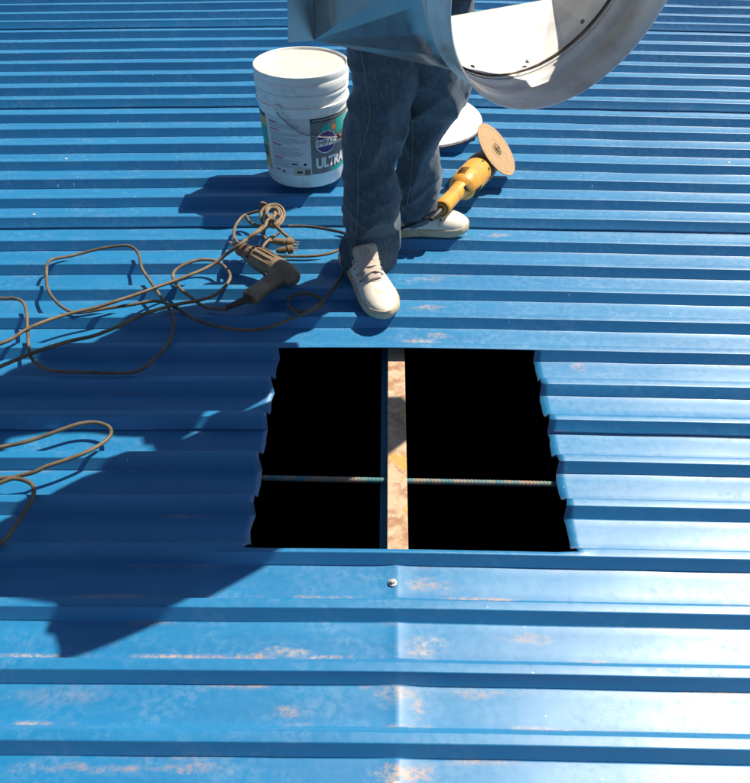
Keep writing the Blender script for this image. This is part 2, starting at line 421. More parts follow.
b = MB(); r0 = rg[0]; tipf = hpl(.575, -.195, .200); md = hpl(.53, -.03, .22)
t2 = hpl(.555, -.185, .085); b.add([cs[3], t2, tipf, md, r0], [(0, 1, 2), (0, 2, 3), (0, 3, 4)]); o = b.build('shadow_flap', [M_galv], hood, False); sd = o.modifiers.new('t', 'SOLIDIFY'); sd.thickness = .0014   # unseen right panel, added folded open to cast the purlin's shadow
for sx in (-1,):                                       # folded flange on the near side of the square end
    b = MB(); x = sx * HS / 2
    b.add([hpl(x, -HS / 2, 0), hpl(x + sx * .058, -HS / 2 + .012, .012), hpl(x + sx * .052, HS / 2 - .01, .004), hpl(x, HS / 2, 0)], [(0, 1, 2, 3)])
    o = b.build('side_flange', M_galv, hood, False); sd = o.modifiers.new('t', 'SOLIDIFY'); sd.thickness = .0014

# ------------------------------------------------------------------ PAINT BUCKET
BC = at_z(307, 172, 0); BC.z = .004
bucket = obj('paint_bucket', None, loc=BC); tag(bucket, 'white plastic paint bucket with printed labels standing left of the person', 'bucket')
bdir = Vector((-BC.x, -BC.y, 0)).normalized()
bucket.rotation_euler = Matrix.Rotation(radians(-3.0), 4, 'X').to_euler()      # leans a touch backwards
bang = atan2(bdir.y, bdir.x)
def brad(z): return .1325 + (.1465 - .1325) * z / .27
def bp(th, z, off=0.):
    """point on the bucket wall, th degrees to the right of the side facing the viewer"""
    a = bang + radians(th); r = brad(z) + off; return Vector((r * cos(a), r * sin(a), z))
b = MB()
b.lathe([(.120, .004), (.129, 0), (.1325, .006), (brad(.262), .262), (.1515, .2635), (.1525, .267), (.1525, .274), (.148, .276), (.1475, .300), (.1515, .302), (.1520, .306), (.1505, .312), (.148, .314), (.1475, .338)], n=96)
body = b.build('body', M_plastic, bucket, True, 30)
b = MB(); b.lathe([(.1488, .318), (.1525, .3185), (.1535, .330), (.1535, .3475), (.1518, .350), (.1525, .356), (.1532, .366), (.1520, .3715), (.1490, .3730), (.1465, .3715), (.1450, .3655), (.1435, .364)], n=96, cap0=False, cap1=False)
lid = b.build('lid', M_plastic, bucket, True, 40)
b = MB(); b.lathe([(.1440, .3642), (.1300, .3640), (.126, .3652), (.121, .3640), (.06, .3634), (.001, .3636)], n=72, cap0=False, cap1=True); b.build('lid_panel', M_lid, lid, True, 30)
# ears and wire bail with a dark grip
for th in (-33, 147):
    p = bp(th, .268, .004); b = MB(); d = Vector((p.x, p.y, 0)).normalized()
    b.lathe([(.017, 0), (.016, .006), (.008, .008), (.004, .0125)], Matrix.Translation(p) @ d.to_track_quat('Z', 'Y').to_matrix().to_4x4(), 18); b.build('ear', M_plastic, bucket)
wire = [(-33, .268, .014), (-30, .255, .014), (-24, .240, .010), (-14, .214, .007), (-3, .196, .007), (10, .186, .007), (24, .176, .007), (38, .168, .008), (50, .163, .012), (70, .158, .016), (95, .165, .016), (120, .2, .014), (140, .25, .012), (147, .268, .014)]
wp = catmull([bp(*w) for w in wire], 6)
b = MB(); b.tube(wp, .0021, 8); bail = b.build('bail', M_steel, bucket)
b = MB(); b.tube([bp(45, .1655, .011), bp(50, .163, .0125), bp(58, .160, .015), bp(70, .158, .017), bp(84, .161, .018)], .0065, 10); b.build('grip', simple('dark_red_grip', (.10, .012, .01), .5), bail)

def wrap(name, cells, mat, parent, off):
    if len(cells) > 1 and len(cells) < 9: return [wrap(name, [c], mat, parent, off) for c in cells]
    return wrap_one(name, cells, mat, parent, off)
def wrap_one(name, cells, mat, parent, off):
    """flat print bent round the bucket: cells of (th0, th1, z0, z1[, slant])"""
    b = MB()
    for c in cells:
        t0, t1, z0, z1 = c[:4]; n = max(1, int((t1 - t0) / 4)); m = max(1, int((z1 - z0) / .05))
        vs = [bp(t0 + (t1 - t0) * i / n, z0 + (z1 - z0) * j / m, off) for j in range(m + 1) for i in range(n + 1)]
        fs = [(j * (n + 1) + i, j * (n + 1) + i + 1, (j + 1) * (n + 1) + i + 1, (j + 1) * (n + 1) + i) for j in range(m) for i in range(n)]
        b.add(vs, fs)
    return b.build(name, mat, parent, True)
def disc_cells(th, z, r, off, name, mat, parent, sx=1., r0=0, a0=0, a1=360):
    b = MB(); n = 40; k = degrees_per_m
    o_ = [bp(th + r * sx * cos(radians(a0 + (a1 - a0) * i / n)) * k, z + r * sin(radians(a0 + (a1 - a0) * i / n)), off) for i in range(n + 1)]
    i_ = [bp(th + r0 * sx * cos(radians(a0 + (a1 - a0) * i / n)) * k, z + r0 * sin(radians(a0 + (a1 - a0) * i / n)), off) for i in range(n + 1)]
    b.add(o_ + i_, [(i, i + 1, n + 2 + i, n + 1 + i) for i in range(n)]); return b.build(name, mat, parent, True)
degrees_per_m = 180 / pi / .139
def text_wrap(txt, th, z, size, mat, parent, off, name, sx=1., shear=0, bold=.0, align='LEFT'):
    cu = bpy.data.curves.new(name, 'FONT'); cu.body = txt; cu.size = size; cu.offset = bold; cu.shear = shear; cu.resolution_u = 4; cu.align_x = align
    to = bpy.data.objects.new('tmp', cu); C.objects.link(to)
    me = bpy.data.meshes.new_from_object(to.evaluated_get(bpy.context.evaluated_depsgraph_get())); bpy.data.objects.remove(to)
    for v in me.vertices: v.co = bp(th + v.co.x * sx * degrees_per_m, z + v.co.y, off)
    me.update(); return obj(name, me, mat, parent)
P_grey = simple('label_grey', (.16, .165, .17), .45); P_dark = simple('label_dark', (.03, .028, .03), .45); P_white = simple('label_white', (.82, .82, .80), .45)
P_purple = simple('label_purple', (.055, .028, .19), .45); P_teal = simple('label_teal', (.0, .34, .30), .45); P_red = simple('label_red', (.55, .03, .06), .45)
P_ink = simple('label_ink', (.30, .31, .33), .5); P_yel = simple('label_yellow', (.55, .36, .06), .45); P_org = simple('label_orange', (.75, .16, .04), .45); P_blk = simple('label_black', (.01, .01, .012), .45)
P_paper = simple('label_paper', (.60, .63, .65), .5); P_beige = simple('label_beige', (.55, .48, .38), .5)
fr = wrap('front_label', [(7, 120, .048, .236)], P_grey, body, .0006)
wrap('label_band', [(7, 120, .226, .240)], P_dark, fr, .0010)
tag(wrap('band_print', [(10 + i * 2.6, 12 + i * 2.6 - (i % 3) * .3, .2305, .2355) for i in range(26)], P_ink, fr, .0014), kind='stuff')
wrap('teal_field', [(44, 120, .175, .226), (60, 120, .12, .175), (37, 120, .048, .062)], P_teal, fr, .0010)
disc_cells(29, .156, .0385, .0012, 'badge', P_white, fr); disc_cells(29, .156, .0355, .0016, 'badge_field', P_purple, fr)
disc_cells(31, .197, .020, .0013, 'teal_drop', P_teal, fr, 1.2); disc_cells(40, .201, .0095, .0018, 'orange_drop', P_org, fr)
wrap('badge_band', [(13.5, 45.5, .143, .1665)], P_white, fr, .0020)
text_wrap('IMPAC', 14.2, .1468, .0235, P_blk, fr, .0026, 'badge_lettering', 1.06, .0, .0)
text_wrap('ULTRA', 13, .0695, .049, P_white, fr, .0022, 'label_lettering', .78, 0, .0022)
ins = wrap('instruction_label', [(-56, 6.3, .045, .240)], P_paper, body, .0005)
wrap('heading', [(-51, -38, .2215, .2255), (-51, -36, .196, .200), (-50, -34, .146, .150), (-48, -33, .1005, .1045), (-48, -40, .056, .060)], P_red, ins, .0010)
cells = []
zz = .217
for i in range(27):
    if all(abs(zz - q) > .006 for q in (.198, .148, .1025)):
        e = -52 + (random.uniform(40, 54) if i % 4 != 3 else random.uniform(18, 40)); t0 = -52 + i * .1
        while t0 < e:
            w = random.uniform(2.0, 6.5); cells.append((t0, min(t0 + w, e), zz, zz + .0022)); t0 += w + 1.1
    zz -= .0056
tag(wrap('small_print', cells, P_ink, ins, .0010), kind='stuff')
wrap('batch_sticker', [(-19, 5.6, .046, .073)], P_beige, ins, .0012)
wrap('batch_print', [(-14, -6, .054, .062)] + [(-3 + i * 1.3, -2.3 + i * 1.3 + (i % 3) * .25, .049, .068) for i in range(6)], P_dark, ins, .0016)
wrap('symbol', [(-21, -13, .083, .0885), (-36, -32, .052, .058)], P_dark, ins, .0012)
disc_cells(2 - 4, .086, .005, .0013, 'flame_mark', P_dark, ins)
sl = wrap('side_label', [(-110, -59, .045, .238)], P_yel, body, .0006)
wrap('side_label_print', [(-110, -60, .226, .238), (-110, -63, .085, .125)], P_dark, sl, .0010); wrap('side_label_field', [(-110, -60, .135, .19)], P_teal, sl, .0011)

# ------------------------------------------------------------------ WHITE ROUND CAP lying behind the legs
cc = at_z(411, 122, 0)
b = MB(); b.lathe([(.268, .020), (.2705, .022), (.2705, .030), (.262, .0325), (.20, .040), (.10, .047), (.02, .049), (.001, .049)], n=96, cap0=False)
b.lathe([(.268, .020), (.255, .022), (.10, .036), (.001, .038)], n=96, cap0=False)
cap = obj('round_cap', None, loc=(cc.x, cc.y, -.003)); cap.rotation_euler = (radians(-1.5), radians(2.5), 0)
tag(cap, 'white round shallow metal cap lying on the roof behind the legs', 'vent cap')
b.build('dome', worn('white_enamel', (.80, .80, .78), (.72, .70, .66), .3, 12, amt=.4), cap, True, 30)
b = MB(); b.lathe([(.2712, .0165), (.2735, .018), (.2735, .024), (.2712, .0255)], n=96, cap0=False, cap1=False); b.build('rim', worn('red_brown_rim', (.10, .03, .025), (.2, .12, .1), .6, 30), cap)
b = MB(); b.lathe([(.11, .001), (.11, .045)], n=48, cap0=False, cap1=False); b.build('neck', M_galv, cap)

# ------------------------------------------------------------------ ANGLE GRINDER
M_yel = worn('yellow_tool_plastic', (.70, .33, .035), (.36, .20, .08), .42, 30, amt=.75)
M_gear = worn('dusty_gear_case', (.17, .115, .06), (.06, .045, .035), .5, 26, metal=.3, amt=.8)
M_disc = worn('fibre_disc', (.42, .27, .14), (.32, .19, .095), .7, 50, amt=.6, bump=.3)
head = at_z(485.5, 163, .055); tail = at_z(441, 209, .098)
ga = (head - tail).normalized(); glen = (head - tail).length
dn = Vector((.736, -.097, .669)); dn = (dn - ga * dn.dot(ga) * .8).normalized()
gs = ga.cross(dn).normalized(); gn = gs.cross(ga).normalized()
grinder = obj('angle_grinder', None, loc=(head.x, head.y, 0)); tag(grinder, 'yellow angle grinder with tan fibre disc beside the white shoe', 'angle grinder')
G = Vector((head.x, head.y, 0))
def gp(a, u=0., v=0.): return head - G + ga * a + gn * u + gs * v     # a along body (negative towards tail)
def gring(a, r, flat=1., dy=0., n=28): return [gp(a, dy + r * flat * cos(2 * pi * j / n), r * sin(2 * pi * j / n)) for j in range(n)]
b = MB(); b.rings([gring(a, r, fl) for a, r, fl in ((-.080, .045, 1), (-.085, .048, 1), (-.097, .0492, 1), (-.16, .0485, 1), (-.20, .0475, 1), (-.232, .044, 1), (-.246, .035, 1), (-.253, .028, 1))])
motor = b.build('motor_housing', M_yel, grinder, True, 40)
b = MB(); b.rings([gring(a, r, fl, d) for a, r, fl, d in ((-.246, .030, 1, 0), (-.262, .0265, 1.05, -.002), (-.30, .0245, 1.1, -.003), (-.36, .0255, 1.1, -.003), (-glen + .005, .028, 1.1, -.002), (-glen, .0245, 1.1, -.002))])
hd = b.build('rear_handle', M_yel, grinder, True, 40)
b = MB(); b.rings([gring(a, r, 1.1, -.002, 20) for a, r in ((-glen - .0005, .0195), (-glen + .018, .017))], cap0=False); b.rings([gring(a, r, 1.1, -.002, 20) for a, r in ((-glen - .001, .0225), (-glen - .0011, .0185))], cap0=False, cap1=False); b.build('handle_end', simple('dark_orange', (.24, .075, .02), .6), hd)
b = MB(); b.box((-.010, -.006, 0), (.012, .006, .006), Matrix.Translation(gp(-.262, .0265, .008)) @ Matrix((gn.cross(ga) * -1, ga, gn)).transposed().to_4x4()); b.build('switch', M_black, hd, False)
for sgn in (-1, 1):
    for q in range(6):
        a0 = -.182 - q * .0085; rr_ = .0478 - .0003 * q - (.0007 * (q - 3) if q > 3 else 0); th = 1.05 * sgn
        b = MB(); pts = [gp(a0, rr_ * cos(th + dth), rr_ * sin(th + dth)) for dth in (-.30, -.2, -.1, 0, .1, .2, .30)]
        b.tube(pts, .0019, 6); b.build('vent_slot', M_black, motor)
b = MB()
for a_, vv in ((-.10, .9), (-.10, -.4), (-.10, .25)):
    p = gp(a_, .049 * cos(vv), .049 * sin(vv)); d = gn * cos(vv) + gs * sin(vv); b = MB(); b.lathe([(.005, -.002), (.005, .0015), (.003, .002)], Matrix.Translation(p) @ d.to_track_quat('Z', 'Y').to_matrix().to_4x4(), 10); b.build('screw', M_black, motor)
# gear case turning to the spindle
b = MB(); b.rings([gring(a, r, fl, d) for a, r, fl, d in ((-.083, .0465, 1, 0), (-.076, .0505, 1, 0), (-.05, .051, 1, 0), (-.03, .050, 1, 0), (-.005, .047, 1, .003), (.022, .039, 1, .006), (.036, .026, 1, .008), (.040, .012, 1, .008))])
q = dn.to_track_quat('Z', 'Y').to_matrix().to_4x4(); q.translation = head - G
b.lathe([(.040, -.01), (.041, .030), (.036, .040), (.026, .048), (.024, .052)], q, 28)
gear = b.build('gear_case', M_gear, grinder, True, 40)
qd = dn.to_track_quat('Z', 'Y').to_matrix().to_4x4(); dc = at_z(496.5, 149.5, .100) - G; qd.translation = dc
b = MB(); b.tube([head - G + dn * .045, dc - dn * .001], .011, 14); b.build('spindle', M_steel, grinder)
b = MB(); b.lathe([(.0115, .0028), (.0985, .0012), (.0990, .0), (.0985, -.0014), (.0115, -.0014)], qd, 72, False, False); disc = b.build('disc', M_disc, grinder, True, 40)
b = MB(); b.lathe([(.0225, .0027), (.0225, .0045), (.019, .0050), (.014, .0050), (.0135, .0085), (.006, .009), (.0055, .006), (.001, .006)], qd, 24, False); b.build('flange_nut', worn('brass_nut', (.34, .24, .12), (.16, .11, .07), .45, 60, .6), disc, True, 30)
b = MB()
for k in range(2):
    b = MB(); b.lathe([(.0025, .0088), (.0022, .0092)], qd @ Matrix.Translation((.0095 * (1 - 2 * k), 0, 0)), 8); b.build('pin_hole', M_black, disc)
M_dr = worn('disc_print', (.36, .22, .12), (.5, .33, .2), .7, 30)
for rr_, zz_ in ((.036, .0022), (.085, .0013)):
    b = MB(); b.lathe([(rr_, zz_), (rr_ + .0005, zz_ + .0006), (rr_ + .001, zz_)], qd, 60, False, False); b.build('disc_ring', M_dr, disc)
# its rubber sleeve and cord, lying over the shoe and away behind the feet
pts = [tail - G + ga * .012, tail - G - ga * .03 + Vector((0, 0, -.004)), tail - G - ga * .055 + Vector((-.010, 0, -.012))]
b = MB(); b.tube(catmull(pts, 5), [.0105 - .0003 * i for i in range(11)], 12); b.build('cord_sleeve', M_black, grinder)
ct = [tail - ga * .05 + Vector((-.008, 0, -.010)), at_z(425, 219, .088), at_z(416, 223, .075), at_z(405, 227, .050), at_z(396, 230, .022), at_z(385, 231, .012), at_z(372, 236, .01), at_z(355, 238, .01), at_z(342, 232.5, .010), at_z(320, 228, .008), at_z(304, 226.2, .012), at_z(288, 226, .02)]
b = MB(); b.tube([p - G for p in catmull(ct, 6)], .0050, 8); b.build('power_cord', worn('dark_cord', (.03, .026, .022), (.10, .07, .05), .6, 30), grinder)

# ------------------------------------------------------------------ DRILL
M_drill = worn('olive_grey_drill', (.20, .145, .09), (.32, .245, .16), .42, 22, amt=.7)
M_rubber = worn('worn_dark_grip', (.06, .045, .03), (.12, .085, .055), .6, 24)
da, db = at_z(243, 250, .036), at_z(286, 274, .036)
dax = (da - db).normalized(); hdn = at_z(251, 297, .030)
drill = obj('power_drill', None, loc=(db.x, db.y, 0)); tag(drill, 'brown grey power drill lying on its side among the cords', 'power drill')
DO = Vector((db.x, db.y, 0)); dup_ = Vector((0, 0, 1)); dside = dup_.cross(dax).normalized()
def dring(p, ax, r, rz=1., n=24):
    s_ = Vector((0, 0, 1)).cross(ax).normalized(); u_ = ax.cross(s_)
    return [p - DO + s_ * r * cos(2 * pi * j / n) + u_ * r * rz * sin(2 * pi * j / n) for j in range(n)]
Ld = (da - db).length
b = MB(); b.rings([dring(db + dax * a, dax, r, z) for a, r, z in ((-.046, .006, .9), (-.044, .014, .9), (-.037, .022, .9), (-.026, .028, .9), (-.010, .0335, .92), (.03, .036, .95), (.075, .036, .95), (.105, .0345, 1), (.135, .030, 1), (.16, .0245, 1), (.166, .021, 1))])
hr = db + dax * .012
hx = (hdn - hr).normalized()
b.rings([dring(hr + hx * a, hx, r, z) for a, r, z in ((-.01, .026, .9), (.02, .028, .92), (.045, .0265, .9), (.08, .0245, .9), (.105, .0255, .9), ((hdn - hr).length, .0275, .9), ((hdn - hr).length + .008, .025, .85))])
me = remesh(b, .0028, 5); o = obj('body', me, M_drill, drill, True)
for k in range(7):
    a_ = pi * (.14 + .12 * k); e_ = dside * cos(a_) + Vector((0, 0, 1)) * sin(a_)
    b = MB(); b.tube([db + dax * (.138 - .006 * 0) + e_ * .0315 - DO, db + dax * .128 + e_ * .0338 - DO], .0030, 6); b.build('vent_slot', M_black, o)
for k in range(4):
    a_ = pi * (.25 + .14 * k); e_ = dside * cos(a_) + Vector((0, 0, 1)) * sin(a_)
    b = MB(); b.tube([db + dax * .121 + e_ * .0335 - DO, db + dax * .108 + e_ * .0352 - DO, db + dax * .07 + e_ * .0362 - DO, db + dax * .045 + e_ * .0348 - DO], [.0015, .0028, .0028, .001], 8); b.build('rib', M_drill, o)
b = MB(); b.rings([dring(db + dax * (Ld + a), dax, r) for a, r in ((-.035, .018), (-.034, .0215), (-.010, .0220), (-.006, .0195), (.000, .0195), (.006, .0215), (.014, .0200), (.028, .0125), (.030, .006))]); ch = b.build('chuck', worn('rusty_chuck', (.22, .13, .07), (.34, .20, .12), .5, 30, .4), drill, True, 30)
b = MB(); b.tube([da + dax * .025 - DO, da + dax * .062 - DO], [.0052, .0046], 8); b.build('bit', worn('copper_bit', (.42, .20, .13), (.2, .12, .08), .45, 60, .5), ch)
b = MB(); b.rings([dring(db + dax * .045 + hx * a, hx, r, 1, 14) for a, r in ((.02, .008), (.044, .0085), (.046, .006))]); b.build('trigger', M_black, drill)
b = MB(); b.lathe([(.0045, 0), (.0045, .003), (.003, .004)], Matrix.Translation(hr + hx * .09 + Vector((0, 0, .0195)) - DO), 12); b.build('screw', M_steel, drill)
be = at_z(226, 308, .014)
b = MB(); n = 22; p0 = hdn + hx * .005
b.tube([p0.lerp(be, i / n) - DO for i in range(n + 1)], [(.0125 - .0055 * i / n) * (1 if i % 2 else .9) for i in range(n + 1)], 12); b.build('cord_sleeve', M_rubber, drill)

# ------------------------------------------------------------------ CORDS
def path(pix, zs=None, jitter=.004, seed=0):
    """a cord resting on the ribs: drapes slightly between crests"""
    rnd = random.Random(seed); out = []
    for i, q in enumerate(pix):
        z = q[2] if len(q) > 2 else .0075 + rnd.random() * jitter
        out.append(at_z(q[0], q[1], z))
    pts = catmull(out, 7)
    for p in pts:
        k_ = nvec(p * 13 + Vector((seed, 0, 0))); p.x += k_.x * .0035; p.y += k_.y * .0035
        p.z = max(p.z + arch(w2r(p.x, p.y)[0]), surf(p.x, p.y) + .0055)
    return pts
def cord(name, pts, r, mat, parent=None, base=None):
    o0 = base if base is not None else Vector((pts[0].x, pts[0].y, 0))
    b = MB(); b.tube([p - o0 for p in pts], r, 10); o = b.build(name, mat, parent, True, 80)
    if parent is None: o.location = o0
    return o
c1 = [(226, 308, .014), (213, 306.5, .010), (203, 304), (191, 296), (180, 286), (172, 275, .012), (175, 268, .016), (187, 261, .02), (201, 258, .02), (215.6, 259.6, .018), (226, 267, .016), (229.5, 276, .014), (224, 286, .016), (213, 294, .018), (196, 299, .014), (180, 301.5, .016), (165.6, 304.5, .02), (144, 311.6, .026), (120, 322, .03), (96, 332, .03), (72, 337, .026), (48, 344, .024), (24, 352, .02), (0, 362, .016), (-40, 378), (-90, 392), (-130, 420)]
cord('power_cord', path(c1, seed=1), .0049, M_cord, drill, DO)
c2 = [(-110, 365), (-60, 352), (0, 339, .02), (24, 326, .028), (48, 316, .03), (77, 308, .03), (96, 304, .03), (120, 297, .034), (144, 289, .034), (170, 280, .026), (196, 270, .026), (213, 262, .03), (226, 252.5, .05), (239.6, 243, .085), (255, 231.5, .085), (266, 223, .075), (272, 214, .06), (277, 208, .045), (272, 204, .05), (266.5, 208, .055), (264, 216, .045), (270, 223, .04), (279, 221, .045), (281, 212, .055), (276, 205.5, .065), (269, 204.5, .07), (266, 211, .075), (271, 219, .08), (278, 226, .06), (284, 232.5, .04), (291, 238, .030), (295, 242, .025)]
ex = obj('extension_cord', None); e0 = at_z(272, 215, 0); ex.location = e0
tag(ex, 'tan extension cord knotted by the drill and trailing off to the left', 'cord')
cord('cable', path(c2, seed=2), .0049, M_cord, ex, Vector(e0))
c2b = [(262, 206, .05), (266, 203, .06), (262, 201.5, .07), (261, 204.5, .06), (263, 209, .045), (255, 210.5, .03), (246, 213, .02), (240, 217, .022), (235, 225, .02), (233.5, 234, .03), (237, 240, .06), (240, 242, .075), (246, 239, .085), (256, 232, .098), (265, 225, .09), (268, 219, .085), (275, 219, .085)]
cord('cable', path(c2b, seed=3), .0049, M_cord, ex, Vector(e0))
c2c = [(246, 214, .02), (250, 221, .014), (258, 224.5, .02), (266, 224, .05), (272, 218, .07), (276, 213, .075), (280, 217, .06), (276, 223, .06), (268, 224.5, .05), (264, 229, .035), (263.6, 234, .026), (266, 238, .024), (271, 240.5, .025), (277, 242, .026)]
cord('cable', path(c2c, seed=4), .0051, M_cord, ex, Vector(e0))
c2e = [(263, 222, .05), (261, 213, .055), (265, 206, .06), (273, 203, .062), (281, 206, .055), (284, 214, .045), (281, 222, .04), (274, 226, .045), (268, 222, .06), (266, 214, .075), (270, 207, .08), (277, 208, .075), (279, 216, .06), (276, 224, .05), (281, 230, .035), (288, 235, .028)]
cord('cable', path(c2e, seed=9), .0049, M_cord, ex, Vector(e0))
c2d = [(345, 246, .012), (338, 250), (326, 254), (308, 256), (290, 255.5, .010), (273, 254.5, .012), (266, 253, .02), (263, 249, .03), (263, 245, .035), (267, 240, .03), (274, 235, .03), (279, 232, .035)]
cord('cable', path(c2d, seed=5), .0044, M_cord, ex, Vector(e0))
def plug(p, q, r):
    b = MB(); d = (q - p); pr = [(0, .45), (.04, .6), (.3, .85), (.55, .95), (.58, .6), (.66, .6), (.68, 1.15), (.97, 1.15), (1., .95)]
    b.tube([p + d * t - e0 for t, _ in pr], [r * s_ for _, s_ in pr], 14); o = b.build('plug', M_cord, ex, True, 35)
    s_ = d.normalized().cross(Vector((0, 0, 1))); b = MB()
    for k in (-1, 1): b.box((-.0008, -.0032, 0), (.0008, .0032, .016), Matrix.Translation(q - e0 + s_ * k * .0065) @ d.to_track_quat('Z', 'X').to_matrix().to_4x4())
    b.build('prong', M_steel, o, False)
plug(at_z(273, 241, .026), at_z(294, 243, .022), .0135); plug(at_z(276, 251, .020), at_z(293, 249, .020), .012)
c3 = [(-70, 300), (-30, 291), (0, 294, .018), (12, 294, .02), (21.6, 298, .022), (25, 309, .022), (26, 326, .020), (27.6, 347.6, .016), (36, 359.6, .012), (53, 368), (96, 369.5), (134, 369.5), (153.6, 357), (165.6, 344), (172, 331, .010), (173, 319, .012), (168, 304, .016), (158, 292, .02), (150, 279, .022), (141.6, 266, .025), (138.7, 252, .025), (132, 244.5, .022), (120, 242.5, .018), (96, 246, .012), (72, 252, .010), (51.6, 255, .016), (45.6, 260, .022), (45, 271, .026), (48, 288, .022), (55, 298, .016), (64, 305, .012), (77, 309.5, .010), (108, 304.5, .010), (129.6, 302, .012), (151, 298.5, .014), (163, 300, .012), (177, 306, .008), (189, 314.5), (204, 321), (218, 325.6), (249, 329), (271, 325.6), (292, 317.5), (309, 310.5), (320, 306, .012), (323, 301, .018), (317, 296, .018), (305, 293, .014), (293, 295, .012), (287.5, 301, .010), (290, 308, .010), (300, 311, .010), (312, 308.5, .016), (324, 299, .02), (333, 289, .012), (340, 279, .010), (345, 268, .010), (352, 256, .012)]
o = cord('long_cord', path(c3, seed=6), .0046, worn('brown_cord', (.09, .064, .038), (.20, .14, .085), .6, 14, amt=.9, lo=.35, hi=.65)); tag(o, 'brown cord looping over the ribs and running to behind the front shoe', 'cord')
c5 = [(-120, 470), (-60, 455), (0, 443), (20.4, 439), (41, 433.7), (61, 426.6, .012), (77.7, 421.5, .014), (94, 419.8, .014), (106, 423.5, .012), (110, 430.7, .012), (104, 438.9, .014), (88, 448, .020), (67.5, 456, .022), (45, 463, .022), (30.7, 469.5, .018), (12, 474, .012), (0, 474.5), (-25, 476), (-50, 482), (-30, 488), (0, 478.7, .016), (12, 475.5, .02), (24.5, 477.7, .02), (31.7, 482, .018), (33, 490, .016), (28.6, 502, .012), (18.4, 516.6), (8, 531), (0, 539), (-30, 570), (-70, 600)]
o = cord('coiled_cord', path(c5, seed=8), .0049, worn('grey_brown_cord', (.085, .066, .044), (.18, .13, .08), .6, 14, amt=.9, lo=.35, hi=.65)); tag(o, 'grey brown cord in two loops at the left edge below the big shadow', 'cord')

# ------------------------------------------------------------------ PERSON
PO = Vector((.06, 2.06, 0))                                      # standing point
FD = Vector((.45, -.893, 0)); RD = Vector((-.893, -.45, 0))       # facing, and the person's right
hipc = Vector((.06, 2.125, .93))
# jeans: rings measured leg by leg: (photo row, left edge, right edge)
legA = [(50, 349, 421), (67, 350, 420), (86, 352, 416), (106, 348, 411), (131, 343, 407), (160, 343, 393.5), (180, 343, 395), (196, 343, 398), (218, 343, 398.5), (234, 345, 398), (246, 341, 397), (257, 341, 394), (268, 343, 391)]
legB = [(50, 402, 467), (80, 406, 470), (102, 406, 465), (112, 406, 455), (145, 401, 442), (171, 398, 441), (197, 397, 437), (210, 397, 432), (224, 397, 424)]
def leg_rings(tab, ytop, ybot, depth, top_c, top_r):
    rs = []; n = 40; r0, r1 = tab[0][0], tab[-1][0]; m = 60
    for i in range(m + 1):
        row = r0 + (r1 - r0) * i / m; xl, xr = lerp_table(tab, row)
        D = ytop + (ybot - ytop) * i / m
        c = at_y((xl + xr) / 2, row, D); a = (at_y(xr, row, D) - at_y(xl, row, D)).length / 2
        rs.append((c, a, a * depth))
    c0, a0, b0 = rs[0]; up = []
    for k in range(8, 0, -1):
        t = k / 8; up.append((c0.lerp(top_c, t), a0 + (top_r - a0) * t, b0 + (top_r * 1.05 - b0) * t))
    return [[c + Vector((a * cos(2 * pi * j / n), bb * sin(2 * pi * j / n), 0)) for j in range(n)] for c, a, bb in up + rs], up + rs
ra, axA = leg_rings(legA, 2.03, 1.985, .92, hipc + RD * .085 + Vector((0, 0, -.07)), .105)
rb, axB = leg_rings(legB, 2.06, 2.215, 1.1, hipc - RD * .085 + Vector((0, 0, -.07)), .105)
b = MB(); b.rings(ra); b.rings(rb)
n = 40
b.rings([[hipc + Vector((0, 0, z)) + RD * (w * cos(2 * pi * j / n)) + FD * (d * sin(2 * pi * j / n)) for j in range(n)] for z, w, d in ((-.12, .165, .115), (-.06, .185, .13), (0, .19, .132), (.06, .18, .122), (.11, .168, .112), (.13, .165, .11))])
jm = remesh(b, .0056, 6)
def fold(p):
    q = Vector(p)
    w = nvec(q * 4.0)
    low = max(0, min(1, (.27 - q.z) / .16)); knee = math.exp(-((q.z - .40) / .09) ** 2)
    n1 = noise.noise(Vector((q.x * 10 + w.x * 1.2 + q.z * 2.5, q.y * 10 + w.y, q.z * 2.6)))
    n2 = noise.noise(Vector((q.x * 7 + 4 + w.z, q.y * 7, q.z * 9 - q.x * 11 + w.y * 1.5 + 9)))
    n3 = noise.noise(Vector((q.x * 12 + 2, q.y * 12 + w.x, q.z * 19 + q.x * 9 + w.z * 2)))
    r = (1 - 2.2 * abs(n1)); s_ = 1 - 2.2 * abs(n2); u_ = 1 - 2.2 * abs(n3)
    sh = lambda v: v ** 1.4 if v > 0 else -(-v) ** 1.2
    return .012 * (sh(r) - .35) + (.004 + .009 * knee + .006 * low) * (sh(s_) - .3) + (.0015 + .007 * low) * (sh(u_) - .3) + .0012 * noise.noise(q * 50)
def displace(me, fn):
    nr = [v.normal.copy() for v in me.vertices]
    for v, k in zip(me.vertices, nr): v.co = v.co + k * fn(v.co)
    me.update()
displace(jm, fold)
hA, tA = at_z(347, 256, 0), at_z(389, 321, 0); fA = (tA - hA).normalized()
for v in jm.vertices:
    if v.co.z < .26 and v.co.y < 2.09 and v.co.x < .075:
        lim = .126 + max(0, v.co.z - .13) * .6; f_ = (v.co - hA).dot(fA)
        if f_ > lim: v.co -= fA * (f_ - lim) * min(1, (.26 - v.co.z) / .06)
for v in jm.vertices: v.co -= PO
td = NT('dark_denim')
wv = td.n.new('ShaderNodeTexWave'); wv.wave_type = 'BANDS'; wv.bands_direction = 'DIAGONAL'; wv.inputs['Scale'].default_value = 260; wv.inputs['Distortion'].default_value = 1.5; td.l.new(td.co, wv.inputs['Vector'])
fz = td.noise(4.5, 5, .6); fz2 = td.noise(130, 6, .75, td.map((1, 1, .5)))
dcol = td.mix(td.ramp(fz, .42, .68), (.042, .068, .100), (.062, .096, .134))
